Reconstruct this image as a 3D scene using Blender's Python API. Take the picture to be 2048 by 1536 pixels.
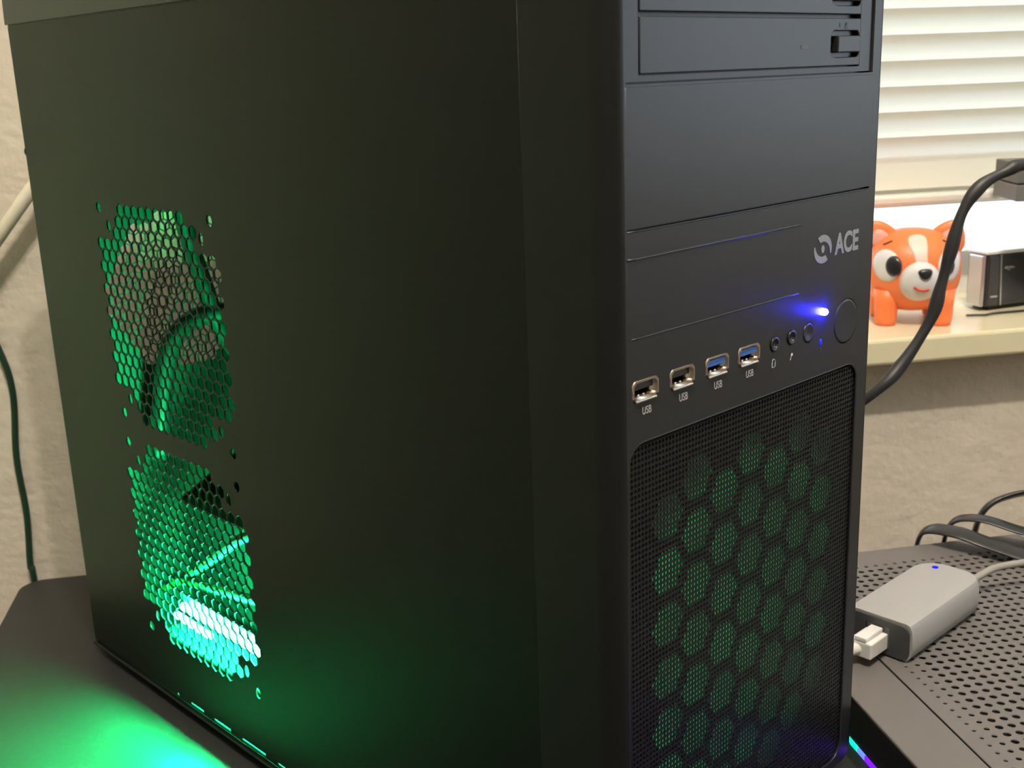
import bpy, bmesh, math, random
from math import sin, cos, pi, radians, sqrt, atan2
from mathutils import Vector, Matrix

for o in list(bpy.data.objects):
    bpy.data.objects.remove(o, do_unlink=True)
scn = bpy.context.scene
COL = scn.collection
random.seed(7)

# ------------------------------------------------------------------ camera
FPX, YAW, PITCH, ROLL = 2293.554, radians(10.2022), 0.26451256, 0.03668909
CAM = Vector((-0.10465119, -0.38313172, 0.38032789))
cd = bpy.data.cameras.new('camera'); cam = bpy.data.objects.new('camera', cd); COL.objects.link(cam)
cd.sensor_width = 36.0; cd.lens = FPX / 2048 * 36.0; cd.clip_start = 0.01
_f = Vector((sin(YAW) * cos(PITCH), cos(YAW) * cos(PITCH), -sin(PITCH)))
_r = Vector((cos(YAW), -sin(YAW), 0)); _d = _f.cross(_r)
_r2 = cos(ROLL) * _r + sin(ROLL) * _d; _d2 = -sin(ROLL) * _r + cos(ROLL) * _d
_m = Matrix((_r2, -_d2, -_f)).transposed().to_4x4(); _m.translation = CAM
cam.matrix_world = _m
cd.dof.use_dof = True; cd.dof.focus_distance = 0.53; cd.dof.aperture_fstop = 22
scn.camera = cam

# ------------------------------------------------------------------ light and exposure
SKY = 3.3
world = bpy.data.worlds.new('daylight'); scn.world = world; world.use_nodes = True
_bg = world.node_tree.nodes['Background']
_bg.inputs['Color'].default_value = (0.74, 0.87, 1.0, 1); _bg.inputs['Strength'].default_value = SKY
scn.view_settings.view_transform = 'Standard'; scn.view_settings.look = 'None'
scn.view_settings.gamma = 1.0; scn.view_settings.use_curve_mapping = False
scn.view_settings.exposure = 0.0
scn.cycles.max_bounces = 8; scn.cycles.diffuse_bounces = 4; scn.cycles.glossy_bounces = 4; scn.cycles.transmission_bounces = 4
scn.cycles.caustics_reflective = False; scn.cycles.caustics_refractive = False
LAMP_W = 68.0           # each of the two bulbs of the ceiling lamp
LED_GREEN = (0.004, 1.0, 0.24); LED_POWER = 6200.0

def portal(name, loc, sx, sy, rot):
    l = bpy.data.lights.new(name, 'AREA'); l.shape = 'RECTANGLE'; l.size = sx; l.size_y = sy
    l.cycles.is_portal = True
    o = bpy.data.objects.new(name, l); COL.objects.link(o); o.location = loc; o.rotation_euler = rot
    return o
# sky comes in through the window behind the blind and an unseen one added in the right wall
portal('window_daylight', (0.85, 0.74, 0.72), 1.14, 1.14, (radians(-90), 0, 0))
portal('added_window_daylight', (1.62, 0.01, 0.625), 0.87, 0.72, (0, radians(90), 0))

# ------------------------------------------------------------------ materials
MATS = {}
def mat(name, col, rough=0.5, metal=0.0, spec=0.5, emit=None, estr=0.0, bump=None, mottle=None, coat=0.0, trans=0.0):
    if name in MATS: return MATS[name]
    m = bpy.data.materials.new(name); m.use_nodes = True
    nt = m.node_tree; b = nt.nodes['Principled BSDF']
    b.inputs['Base Color'].default_value = (*col, 1); b.inputs['Roughness'].default_value = rough
    b.inputs['Metallic'].default_value = metal; b.inputs['Specular IOR Level'].default_value = spec
    if coat: b.inputs['Coat Weight'].default_value = coat; b.inputs['Coat Roughness'].default_value = 0.1
    if trans: b.inputs['Transmission Weight'].default_value = trans
    if emit:
        b.inputs['Emission Color'].default_value = (*emit, 1); b.inputs['Emission Strength'].default_value = estr
    if bump or mottle:
        tc = nt.nodes.new('ShaderNodeTexCoord')
    if bump:                                   # list of (scale, strength, distance, detail)
        prev = None
        for sc_, st, di, de in bump:
            n = nt.nodes.new('ShaderNodeTexNoise'); n.inputs['Scale'].default_value = sc_; n.inputs['Detail'].default_value = de
            nt.links.new(tc.outputs['Object'], n.inputs['Vector'])
            bp = nt.nodes.new('ShaderNodeBump'); bp.inputs['Strength'].default_value = st; bp.inputs['Distance'].default_value = di
            nt.links.new(n.outputs['Fac'], bp.inputs['Height'])
            if prev: nt.links.new(prev.outputs['Normal'], bp.inputs['Normal'])
            prev = bp
        nt.links.new(prev.outputs['Normal'], b.inputs['Normal'])
    if mottle:                                 # (scale, second colour, low, high)
        n = nt.nodes.new('ShaderNodeTexNoise'); n.inputs['Scale'].default_value = mottle[0]; n.inputs['Detail'].default_value = 5
        nt.links.new(tc.outputs['Object'], n.inputs['Vector'])
        r = nt.nodes.new('ShaderNodeValToRGB')
        r.color_ramp.elements[0].position = mottle[2]; r.color_ramp.elements[0].color = (*col, 1)
        r.color_ramp.elements[1].position = mottle[3]; r.color_ramp.elements[1].color = (*mottle[1], 1)
        nt.links.new(n.outputs['Fac'], r.inputs['Fac']); nt.links.new(r.outputs['Color'], b.inputs['Base Color'])
    MATS[name] = m
    return m

def translucent(name, col, amount):
    m = bpy.data.materials.new(name); m.use_nodes = True; nt = m.node_tree
    nt.nodes.remove(nt.nodes['Principled BSDF'])
    out = nt.nodes['Material Output']
    d = nt.nodes.new('ShaderNodeBsdfDiffuse'); t = nt.nodes.new('ShaderNodeBsdfTranslucent'); x = nt.nodes.new('ShaderNodeMixShader')
    d.inputs['Color'].default_value = (*col, 1); t.inputs['Color'].default_value = (*col, 1); x.inputs[0].default_value = amount
    nt.links.new(d.outputs[0], x.inputs[1]); nt.links.new(t.outputs[0], x.inputs[2]); nt.links.new(x.outputs[0], out.inputs[0])
    MATS[name] = m
    return m

def glass(name, col=(1, 1, 1), refl=0.06):
    m = bpy.data.materials.new(name); m.use_nodes = True; nt = m.node_tree
    nt.nodes.remove(nt.nodes['Principled BSDF'])
    out = nt.nodes['Material Output']
    d = nt.nodes.new('ShaderNodeBsdfTransparent'); t = nt.nodes.new('ShaderNodeBsdfGlossy'); x = nt.nodes.new('ShaderNodeMixShader')
    d.inputs['Color'].default_value = (*col, 1); t.inputs['Roughness'].default_value = 0.02; x.inputs[0].default_value = refl
    nt.links.new(d.outputs[0], x.inputs[1]); nt.links.new(t.outputs[0], x.inputs[2]); nt.links.new(x.outputs[0], out.inputs[0])
    MATS[name] = m
    return m

mat('plaster', (0.66, 0.585, 0.485), 0.85, spec=0.2, bump=[(38, 0.36, 0.006, 3.0), (140, 0.25, 0.003, 2.0)], mottle=(9, (0.60, 0.53, 0.435), 0.35, 0.7))
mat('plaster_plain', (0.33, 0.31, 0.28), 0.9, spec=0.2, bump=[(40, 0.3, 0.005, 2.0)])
mat('ceiling_white', (0.75, 0.72, 0.68), 0.9, spec=0.2, bump=[(60, 0.3, 0.005, 2.0)])
mat('floor_carpet', (0.20, 0.16, 0.13), 0.95, spec=0.1, bump=[(300, 0.6, 0.004, 2.0)])
mat('sill_paint', (0.73, 0.66, 0.45), 0.22, spec=0.5, bump=[(30, 0.08, 0.002, 2.0)])
mat('frame_white', (0.80, 0.78, 0.72), 0.4)
mat('desk_black', (0.017, 0.017, 0.017), 0.42, spec=0.4, bump=[(180, 0.12, 0.0006, 3.0)])
mat('steel_black', (0.005, 0.005, 0.005), 0.36, spec=0.23, bump=[(900, 0.03, 0.0002, 2.0)])
mat('steel_inside', (0.028, 0.028, 0.027), 0.45, spec=0.5)
mat('plastic_black', (0.018, 0.019, 0.021), 0.34, spec=0.5, bump=[(1500, 0.05, 0.0001, 2.0)])
mat('plastic_return_dim', (0.009, 0.009, 0.009), 0.36, spec=0.27, bump=[(1500, 0.05, 0.0001, 2.0)])  # same plastic as the face, darkened to take the sheen off the side
mat('plastic_dark', (0.012, 0.012, 0.013), 0.45, spec=0.4)
mat('mesh_black', (0.010, 0.010, 0.011), 0.40, spec=0.32)
mat('fan_plastic', (0.34, 0.36, 0.34), 0.35, spec=0.5)
mat('print_grey', (0.33, 0.33, 0.36), 0.5, spec=0.3)
mat('print_light', (0.50, 0.50, 0.52), 0.5, spec=0.3)
mat('print_mid', (0.12, 0.125, 0.13), 0.5)
mat('print_faint', (0.055, 0.06, 0.065), 0.5, spec=0.3)
mat('usb_metal', (0.56, 0.48, 0.40), 0.28, metal=1.0)
mat('usb_cavity', (0.20, 0.155, 0.11), 0.4, metal=0.7)
mat('usb_tongue_dark', (0.05, 0.042, 0.036), 0.5)
mat('usb_tongue_blue', (0.045, 0.17, 0.62), 0.45)
mat('led_green', (0.05, 0.3, 0.1), 0.4, emit=LED_GREEN, estr=LED_POWER)
mat('led_green_fan', (0.05, 0.3, 0.1), 0.4, emit=LED_GREEN, estr=260)
mat('led_blue', (0.1, 0.1, 0.6), 0.3, emit=(0.012, 0.012, 1.0), estr=800)
mat('led_blue_small', (0.02, 0.02, 0.5), 0.3, emit=(0.003, 0.003, 1.0), estr=2.2)
mat('led_blue_dot', (0.0, 0.0, 0.15), 0.6, spec=0.1, emit=(0.002, 0.002, 1.0), estr=1.0)
mat('led_teal', (0.02, 0.3, 0.3), 0.3, emit=(0.0, 1.0, 0.62), estr=1.2)
mat('led_azure', (0.02, 0.1, 0.4), 0.3, emit=(0.14, 0.25, 1.0), estr=1.3)
mat('led_violet', (0.1, 0.0, 0.4), 0.3, emit=(0.16, 0.01, 1.0), estr=1.6)
mat('cable_green', (0.006, 0.030, 0.014), 0.45)
mat('cable_black', (0.016, 0.016, 0.018), 0.5)
mat('cable_flat', (0.012, 0.012, 0.013), 0.34, spec=0.5)
mat('cable_grey', (0.26, 0.25, 0.23), 0.5)
mat('cable_white', (0.70, 0.68, 0.64), 0.45)
mat('plug_clear', (0.72, 0.70, 0.68), 0.25, spec=0.6)
mat('adapter_white', (0.31, 0.305, 0.30), 0.5)
mat('adapter_end_shade', (0.045, 0.047, 0.048), 0.45)  # dark tone stands for the shadow on the near end
mat('tower_grey', (0.115, 0.105, 0.098), 0.5, metal=0.0, spec=0.5, bump=[(700, 0.05, 0.0002, 2.0)])
mat('tower_black', (0.012, 0.012, 0.013), 0.5)
mat('tower_side', (0.36, 0.35, 0.38), 0.5)
mat('wire_lit_green', (0.005, 0.030, 0.003), 0.5)  # green of the strip's light put into the wire colour
mat('led_ring', (0.05, 0.3, 0.1), 0.4, emit=LED_GREEN, estr=10)
mat('toy_orange', (0.93, 0.215, 0.065), 0.42, spec=0.45)
mat('toy_white', (0.72, 0.70, 0.70), 0.45)
mat('toy_cream', (0.80, 0.62, 0.53), 0.45)
mat('toy_pink', (0.80, 0.40, 0.33), 0.45)
mat('toy_black', (0.018, 0.018, 0.022), 0.25, spec=0.6)
mat('toy_red', (0.78, 0.03, 0.02), 0.4)
mat('radio_black', (0.030, 0.030, 0.036), 0.25, spec=0.6)
mat('radio_strip', (0.045, 0.042, 0.045), 0.4)
mat('radio_silver', (0.62, 0.61, 0.62), 0.28, metal=0.8)
mat('radio_top_glare', (0.82, 0.83, 0.82), 0.3)  # window glare on the glossy top, put in as white colour
mat('grey_box', (0.12, 0.125, 0.12), 0.6, bump=[(220, 0.4, 0.001, 3.0)])
mat('grey_box_low', (0.15, 0.145, 0.14), 0.5)
mat('rod_beige', (0.60, 0.55, 0.43), 0.45)
mat('bulb_warm', (0.9, 0.85, 0.75), 0.4, emit=(1.0, 0.82, 0.58), estr=14)
mat('lamp_metal', (0.55, 0.53, 0.5), 0.35, metal=1.0)
mat('wood_stand', (0.14, 0.09, 0.055), 0.5)
mat('rubber', (0.015, 0.015, 0.015), 0.8)
translucent('blind_slat', (0.82, 0.80, 0.71), 0.20)
glass('window_glass')
glass('clear_plug', (0.9, 0.9, 0.88), 0.2)

# ------------------------------------------------------------------ helpers
def empty(name, loc=(0, 0, 0), rz=0.0):
    o = bpy.data.objects.new(name, None); COL.objects.link(o); o.empty_display_size = 0.02
    o.location = loc; o.rotation_euler = (0, 0, rz)
    return o
def tag(o, label, cat, group=None):
    o['label'] = label; o['category'] = cat
    if group: o['group'] = group
    return o
def struct(o, label=None):
    o['kind'] = 'structure'
    if label: o['label'] = label
    return o
def link(name, me, m, parent=None, smooth=False, bevel=0.0):
    if m: me.materials.append(MATS[m])
    if smooth:
        for p_ in me.polygons: p_.use_smooth = True
    o = bpy.data.objects.new(name, me); COL.objects.link(o)
    if parent: o.parent = parent
    if bevel:
        b = o.modifiers.new('bevel', 'BEVEL'); b.width = bevel; b.segments = 2; b.limit_method = 'ANGLE'
    return o
def from_data(name, v, f, m, parent=None, smooth=False, bevel=0.0):
    me = bpy.data.meshes.new(name); me.from_pydata([tuple(x) for x in v], [], f); me.validate(); me.update()
    return link(name, me, m, parent, smooth, bevel)
def fix(bm):
    bmesh.ops.recalc_face_normals(bm, faces=bm.faces)
def from_bm(name, bm, m, parent=None, smooth=False, bevel=0.0):
    fix(bm); me = bpy.data.meshes.new(name); bm.to_mesh(me); bm.free()
    return link(name, me, m, parent, smooth, bevel)
def bm_box(bm, x0, x1, y0, y1, z0, z1):
    vs = [bm.verts.new(p_) for p_ in ((x0, y0, z0), (x1, y0, z0), (x1, y1, z0), (x0, y1, z0), (x0, y0, z1), (x1, y0, z1), (x1, y1, z1), (x0, y1, z1))]
    for f in ((0, 3, 2, 1), (4, 5, 6, 7), (0, 1, 5, 4), (1, 2, 6, 5), (2, 3, 7, 6), (3, 0, 4, 7)):
        bm.faces.new([vs[i] for i in f])
def box(name, x0, x1, y0, y1, z0, z1, m, parent=None, bevel=0.0):
    bm = bmesh.new(); bm_box(bm, x0, x1, y0, y1, z0, z1)
    return from_bm(name, bm, m, parent, False, bevel)
def catmull(pts, n=10):
    P = [Vector(p_) for p_ in pts]; P = [2 * P[0] - P[1]] + P + [2 * P[-1] - P[-2]]
    out = []
    for i in range(1, len(P) - 2):
        a, b, c, d = P[i - 1], P[i], P[i + 1], P[i + 2]
        for k in range(n):
            t = k / n
            out.append(0.5 * ((2 * b) + (c - a) * t + (2 * a - 5 * b + 4 * c - d) * t * t + (3 * b - a - 3 * c + d) * t ** 3))
    out.append(P[-2])
    return out
def bm_tube(bm, pts, r, seg=10, flat=None, up=Vector((0, 0, 1)), side0=None):
    """tube along pts; flat=(half width, half height) gives a flattened section"""
    rings = []; s = Vector(side0) if side0 else None
    for i, p_ in enumerate(pts):
        t = (pts[min(i + 1, len(pts) - 1)] - pts[max(i - 1, 0)]).normalized()
        if s is None:
            u = up if abs(t.dot(up)) < 0.95 else Vector((1, 0, 0))
            s = t.cross(u).normalized()
        else: s = (s - t * s.dot(t)).normalized()
        w = s.cross(t).normalized()
        rr = r(i / (len(pts) - 1)) if callable(r) else r
        a, b = flat if flat else (rr, rr)
        rings.append([bm.verts.new(p_ + s * a * cos(2 * pi * k / seg) + w * b * sin(2 * pi * k / seg)) for k in range(seg)])
    for a, b in zip(rings, rings[1:]):
        for k in range(seg): bm.faces.new((a[k], a[(k + 1) % seg], b[(k + 1) % seg], b[k]))
    bm.faces.new(rings[0][::-1]); bm.faces.new(rings[-1])
def tube(name, pts, r, m, parent=None, seg=10, flat=None, n=10, smooth_path=True, side0=None):
    bm = bmesh.new(); bm_tube(bm, catmull(pts, n) if smooth_path else [Vector(p_) for p_ in pts], r, seg, flat, side0=side0)
    return from_bm(name, bm, m, parent, True)
def bm_lathe(bm, prof, seg=24, M=Matrix.Identity(4)):
    """prof: list of (r, h) about local Z, open ends are capped"""
    rings = []
    for r, h in prof:
        if r < 1e-7: rings.append([bm.verts.new(M @ Vector((0, 0, h)))])
        else: rings.append([bm.verts.new(M @ Vector((r * cos(2 * pi * k / seg), r * sin(2 * pi * k / seg), h))) for k in range(seg)])
    for a, b in zip(rings, rings[1:]):
        for k in range(seg):
            k2 = (k + 1) % seg
            if len(a) == 1 and len(b) == 1: continue
            if len(a) == 1: bm.faces.new((a[0], b[k], b[k2]))
            elif len(b) == 1: bm.faces.new((a[k], a[k2], b[0]))
            else: bm.faces.new((a[k], a[k2], b[k2], b[k]))
    if len(rings[0]) > 1: bm.faces.new(rings[0][::-1])
    if len(rings[-1]) > 1: bm.faces.new(rings[-1])
def lathe(name, prof, m, parent=None, seg=24, M=Matrix.Identity(4), smooth=True):
    bm = bmesh.new(); bm_lathe(bm, prof, seg, M)
    return from_bm(name, bm, m, parent, smooth)
def plate(name, outers, holes, t, fn, m, parent=None, bevel=0.0):
    """flat plate cut by holes; 2D outlines are filled, given thickness t and placed by fn(u, v, w), w from 0 to t"""
    cu = bpy.data.curves.new(name, 'CURVE'); cu.dimensions = '2D'; cu.fill_mode = 'BOTH'; cu.extrude = t / 2
    for poly in list(outers) + list(holes):
        s = cu.splines.new('POLY'); s.points.add(len(poly) - 1); s.use_cyclic_u = True
        for q, (u, v) in zip(s.points, poly): q.co = (u, v, 0, 1)
    o = bpy.data.objects.new(name, cu); COL.objects.link(o)
    dg = bpy.context.evaluated_depsgraph_get()
    me = bpy.data.meshes.new_from_object(o.evaluated_get(dg))
    bpy.data.objects.remove(o, do_unlink=True)
    for v in me.vertices: v.co = Vector(fn(v.co.x, v.co.y, v.co.z + t / 2))
    bm = bmesh.new(); bm.from_mesh(me); bmesh.ops.remove_doubles(bm, verts=bm.verts, dist=1e-6)
    fix(bm); bm.to_mesh(me); bm.free(); me.materials.clear()
    me.name = name
    return link(name, me, m, parent, False, bevel)
def text(name, body, size, fn, m, parent=None, t=0.00012, sx=1.0, off=0.0, shear=0.0):
    cu = bpy.data.curves.new(name, 'FONT'); cu.body = body; cu.size = size; cu.extrude = t / 2; cu.align_x = 'CENTER'; cu.align_y = 'CENTER'
    cu.offset = off; cu.shear = shear
    o = bpy.data.objects.new(name, cu); COL.objects.link(o)
    dg = bpy.context.evaluated_depsgraph_get(); me = bpy.data.meshes.new_from_object(o.evaluated_get(dg))
    bpy.data.objects.remove(o, do_unlink=True)
    for v in me.vertices: v.co = Vector(fn(v.co.x * sx, v.co.y, v.co.z + t / 2))
    me.materials.clear(); me.name = name
    return link(name, me, m, parent)
def rect(x0, x1, z0, z1): return [(x0, z0), (x1, z0), (x1, z1), (x0, z1)]
def rrect(x0, x1, z0, z1, r, n=6, corners=(1, 1, 1, 1)):
    out = []
    for (cx, cz, a0, on) in ((x0 + r, z0 + r, pi, corners[0]), (x1 - r, z0 + r, 1.5 * pi, corners[1]), (x1 - r, z1 - r, 0, corners[2]), (x0 + r, z1 - r, 0.5 * pi, corners[3])):
        if on:
            for k in range(n + 1):
                a = a0 + 0.5 * pi * k / n; out.append((cx + r * cos(a), cz + r * sin(a)))
        else:
            out.append((x0 if cx < (x0 + x1) / 2 else x1, z0 if cz < (z0 + z1) / 2 else z1))
    return out
def ngon(cx, cz, r, n, a0=0.0, ry=None):
    return [(cx + r * cos(a0 + 2 * pi * k / n), cz + (ry or r) * sin(a0 + 2 * pi * k / n)) for k in range(n)]

# ------------------------------------------------------------------ the room
WALL_Y, FLOOR_Z, CEIL_Z, XL, XR, YF = 0.565, -0.748, 2.12, -1.75, 1.50, -2.3
WX0, WX1, WZ0, WZ1 = 0.28, 1.42, 0.117, 1.30        # opening of the window behind the blind
ow = plate('wall_back', [rect(XL - .12, XR + .12, FLOOR_Z - .1, CEIL_Z + .1)], [rect(WX0, WX1, WZ0, WZ1)], 0.19, lambda u, v, w: (u, WALL_Y + w, v), 'plaster')
struct(ow, 'beige textured plaster wall behind the desk')
struct(box('wall_left', XL - .12, XL, YF - .12, WALL_Y + .1, FLOOR_Z - .1, CEIL_Z + .1, 'plaster_plain'))
SY0, SY1, SZ0, SZ1 = -0.34, 0.36, 0.20, 1.05
struct(plate('wall_right', [rect(YF - .12, WALL_Y + .1, FLOOR_Z - .1, CEIL_Z + .1)], [rect(SY0, SY1, SZ0, SZ1)], 0.12, lambda u, v, w: (XR + w, u, v), 'plaster_plain'))
struct(box('wall_front', XL - .12, XR + .12, YF - .12, YF, FLOOR_Z - .1, CEIL_Z + .1, 'plaster_plain'))
struct(box('floor', XL - .12, XR + .12, YF - .12, WALL_Y + .1, FLOOR_Z - .1, FLOOR_Z, 'floor_carpet'))
struct(box('ceiling', XL - .12, XR + .12, YF - .12, WALL_Y + .1, CEIL_Z, CEIL_Z + .1, 'ceiling_white'))

SILL_Z = 0.141
struct(box('trim_1', WX0 - .04, WX1 + .04, 0.530, 0.700, SILL_Z - .024, SILL_Z, 'sill_paint', bevel=0.003), 'pale yellow painted window sill under the white blind')
w1 = struct(empty('window_1', ((WX0 + WX1) / 2, 0.70, WZ0)), 'bright window behind the lowered white blind')
def wpart(name, x0, x1, y0, y1, z0, z1, m, par=w1):
    return box(name, x0 - par.location.x, x1 - par.location.x, y0 - par.location.y, y1 - par.location.y, z0 - par.location.z, z1 - par.location.z, m, par)
wpart('window_frame', WX0, WX0 + .04, .695, .745, SILL_Z, WZ1, 'frame_white')
wpart('window_frame', WX1 - .04, WX1, .695, .745, SILL_Z, WZ1, 'frame_white')
wpart('window_frame', WX0 + .04, WX1 - .04, .695, .745, WZ1 - .04, WZ1, 'frame_white')
wpart('window_frame', WX0 + .04, WX1 - .04, .695, .745, SILL_Z, SILL_Z + .045, 'frame_white')
wpart('window_pane', WX0 + .04, WX1 - .04, .722, .725, SILL_Z + .045, WZ1 - .04, 'window_glass')
w2 = struct(empty('added_window', (XR, (SY0 + SY1) / 2, SZ0)))  # unseen window added to give the front bezel its bluish sheen
for a, b, c, d in ((SY0, SY0 + .04, SZ0, SZ1), (SY1 - .04, SY1, SZ0, SZ1), (SY0 + .04, SY1 - .04, SZ0, SZ0 + .04), (SY0 + .04, SY1 - .04, SZ1 - .04, SZ1)):
    wpart('window_frame', XR + .03, XR + .08, a, b, c, d, 'frame_white', w2)
wpart('window_pane', XR + .055, XR + .058, SY0 + .04, SY1 - .04, SZ0 + .04, SZ1 - .04, 'window_glass', w2)

# ceiling lamp with two bulbs
lamp = tag(empty('ceiling_lamp', (0.0, -0.55, CEIL_Z)), 'two-bulb ceiling lamp above the desk', 'lamp')
lathe('lamp_base', [(0.02, -0.03), (0.07, -0.02), (0.075, 0.0)], 'lamp_metal', lamp)
for sx in (-1, 1):
    tube('lamp_arm', [(0, 0, -0.02), (sx * .05, 0, -0.04), (sx * .08, 0, -0.05)], 0.006, 'lamp_metal', lamp)
    b = lathe('bulb', [(0, -.062), (.018, -.056), (.029, -.038), (.028, -.02), (.014, 0), (.012, .012)], 'bulb_warm', lamp, M=Matrix.Translation((sx * .08, 0, -0.06)))
    l = bpy.data.lights.new('bulb_light', 'POINT'); l.energy = LAMP_W; l.color = (1.0, 0.92, 0.80); l.shadow_soft_size = 0.030
    lo = bpy.data.objects.new('bulb_light', l); COL.objects.link(lo); lo.parent = lamp; lo.location = (sx * .08, 0, -0.165)

# ------------------------------------------------------------------ desk
DZ = -0.008
desk = tag(empty('desk', (-0.1, 0.0, FLOOR_Z)), 'black desk with a rounded back corner under the computer tower', 'desk')
def dk(u, v, w): return (u + 0.1, v, DZ - 0.026 + w - FLOOR_Z)
plate('desk_top', [rrect(-0.351, 0.158, -0.62, 0.5455, 0.018, 8)], [], 0.026, dk, 'desk_black', desk, bevel=0.0015)
for lx in (-0.315, 0.12):
    for ly in (-0.56, 0.49):
        box('leg', lx - .02 + .1, lx + .02 + .1, ly - .02, ly + .02, 0, DZ - .026 - FLOOR_Z, 'tower_black', desk)

# ------------------------------------------------------------------ computer tower
TH = radians(33.8)
pc = tag(empty('computer_tower', (0, 0, 0), TH), 'large black computer tower with green-lit vents and a perforated front grille', 'computer')
W, D, H = 0.1858, 0.4885, 0.4325
YB = 0.0412                              # seam between front bezel and steel body
def side(u, v, w): return (w, u, v)      # u depth, v height, w inwards from the left side
def hexvent(cy, cz):
    hs = []
    for k in range(19):
        z = cz - 62.5 + 6.94 * k
        for n in range(17):
            y = cy + 65.5 - 8.46 * n - (4.23 if k % 2 == 0 else 0)
            dy, dz = abs(y - cy), abs(z - cz)
            if dy > 68 : continue
            if (dy - 37.5) / 28 + (dz - 41.5) / 21 > 1.02 and dy > 37.5 and dz > 41.5: continue
            if sqrt((dy - 52.5) ** 2 + (dz - 52.5) ** 2) < 6.4 : continue
            hs.append(ngon(y / 1000, z / 1000, 0.0043, 6, pi / 2))
    for sy in (-1, 1):
        for sz in (-1, 1):
            hs.append(ngon((cy + sy * 62.8) / 1000, (cz + sz * 62.8) / 1000, 0.0029, 12, ry=0.0033))
            hs.append(ngon((cy + sy * 52.5) / 1000, (cz + sz * 52.5) / 1000, 0.0024, 12, ry=0.0038))
    return hs
vents = hexvent(332.0, 250.0) + hexvent(332.0, 105.5)
slots = [rect(y_, y_ + l_, 0.0016, 0.0038) for y_, l_ in ((0.368, 0.004), (0.338, 0.016), (0.306, 0.020), (0.268, 0.026), (0.232, 0.024), (0.198, 0.024), (0.150, 0.02))]
plate('side_panel', [rect(YB + .00005, D, 0.0008, 0.4195)], vents + slots, 0.0010, side, 'steel_black', pc)
plate('side_panel', [rect(YB + .00015, D, 0.0, 0.4195)], [], 0.0010, lambda u, v, w: (W - w, u, v), 'steel_black', pc)
# folded rims of the side panel and the chassis floor lip under it
box('panel_rim', 0.0003, 0.010, D, D + .0012, 0.002, 0.419, 'steel_black', pc)
box('chassis_lip', -0.0022, 0.012, YB, D, -0.0022, -0.0004, 'steel_black', pc, bevel=0.0006)
# thumb screws of the side panel at the back
for z in (0.343,):
    lathe('thumb_screw', [(0.0040, -0.002), (0.0042, 0.0002), (0.0042, 0.0012), (0.0035, 0.0016)], 'steel_black', pc, 16, Matrix.Translation((0.004, D + .001, z)) @ Matrix.Rotation(-pi / 2, 4, 'X'))
# rear panel with the hexagonal exhaust grille
rear_holes = []
for i in range(-9, 10):
    for j in range(-9, 10):
        x = 100.0 + 7.6 * i + (3.8 if j % 2 else 0); z = 240.0 + 6.6 * j
        if (x - 100) ** 2 + (z - 240) ** 2 < 57.5 ** 2: rear_holes.append(ngon(x / 1000, z / 1000, 0.0039, 6, pi / 2))
plate('rear_panel', [rect(0.0012, W - .0012, 0.0, 0.4195)], rear_holes, 0.0010, lambda u, v, w: (u, D - .0015 + w, v), 'steel_inside', pc)
box('leak_blocker', 0.0, W, YB, D, 0.4196, 0.4202, 'steel_black', pc)  # thin sheet added to block green light leaking at the top seam
box('chassis_floor', 0.0012, W - .0012, YB, D - .002, 0.0006, 0.0018, 'steel_inside', pc)
box('motherboard_tray', 0.158, 0.160, 0.150, D - .003, 0.012, 0.41, 'steel_inside', pc)
box('drive_cage', 0.060, 0.156, 0.085, 0.150, 0.012, 0.41, 'steel_inside', pc)
# top cover
bm = bmesh.new()
prof = [(-0.0006, 0.4203), (-0.0002, 0.4355), (0.006, 0.4420), (W - .006, 0.4420), (W + .0002, 0.4355), (W + .0006, 0.4203)]
r0 = [bm.verts.new((x, 0.010, z)) for x, z in prof]; r1 = [bm.verts.new((x, D + .003, z)) for x, z in prof]
for k in range(len(prof)):
    k2 = (k + 1) % len(prof); bm.faces.new((r0[k], r0[k2], r1[k2], r1[k]))
bm.faces.new(r0); bm.faces.new(r1[::-1])
from_bm('top_cover', bm, 'plastic_black', pc)
# four feet
for x in (0.025, W - .025):
    for y in (0.06, D - .03):
        lathe('foot', [(0.011, -0.008), (0.012, -0.0065), (0.013, -0.0023)], 'rubber', pc, 16, Matrix.Translation((x, y, 0)))

# --- front bezel: rounded side returns + flat face with openings
RL, BZ = 0.0085, 0.032
def front(u, v, w): return (u, w, v)
bm = bmesh.new()
def strip(path, z0, z1):
    a = [bm.verts.new((x, y, z0)) for x, y in path]; b = [bm.verts.new((x, y, z1)) for x, y in path]
    for k in range(len(path) - 1): bm.faces.new((a[k], a[k + 1], b[k + 1], b[k]))
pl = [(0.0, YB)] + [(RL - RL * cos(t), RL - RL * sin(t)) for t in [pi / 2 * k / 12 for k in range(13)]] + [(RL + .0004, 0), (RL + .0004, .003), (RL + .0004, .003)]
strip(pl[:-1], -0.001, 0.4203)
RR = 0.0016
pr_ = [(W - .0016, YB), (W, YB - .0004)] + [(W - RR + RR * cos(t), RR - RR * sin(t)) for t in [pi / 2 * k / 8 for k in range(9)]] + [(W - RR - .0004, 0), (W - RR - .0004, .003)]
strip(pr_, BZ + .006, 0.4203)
o = from_bm('bezel_return', bm, 'plastic_return_dim', pc, True)
o.modifiers.new('edge', 'EDGE_SPLIT').split_angle = radians(40)
USB_X = (0.0197, 0.0420, 0.0646, 0.0866); USB_Z = 0.2656
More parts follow.
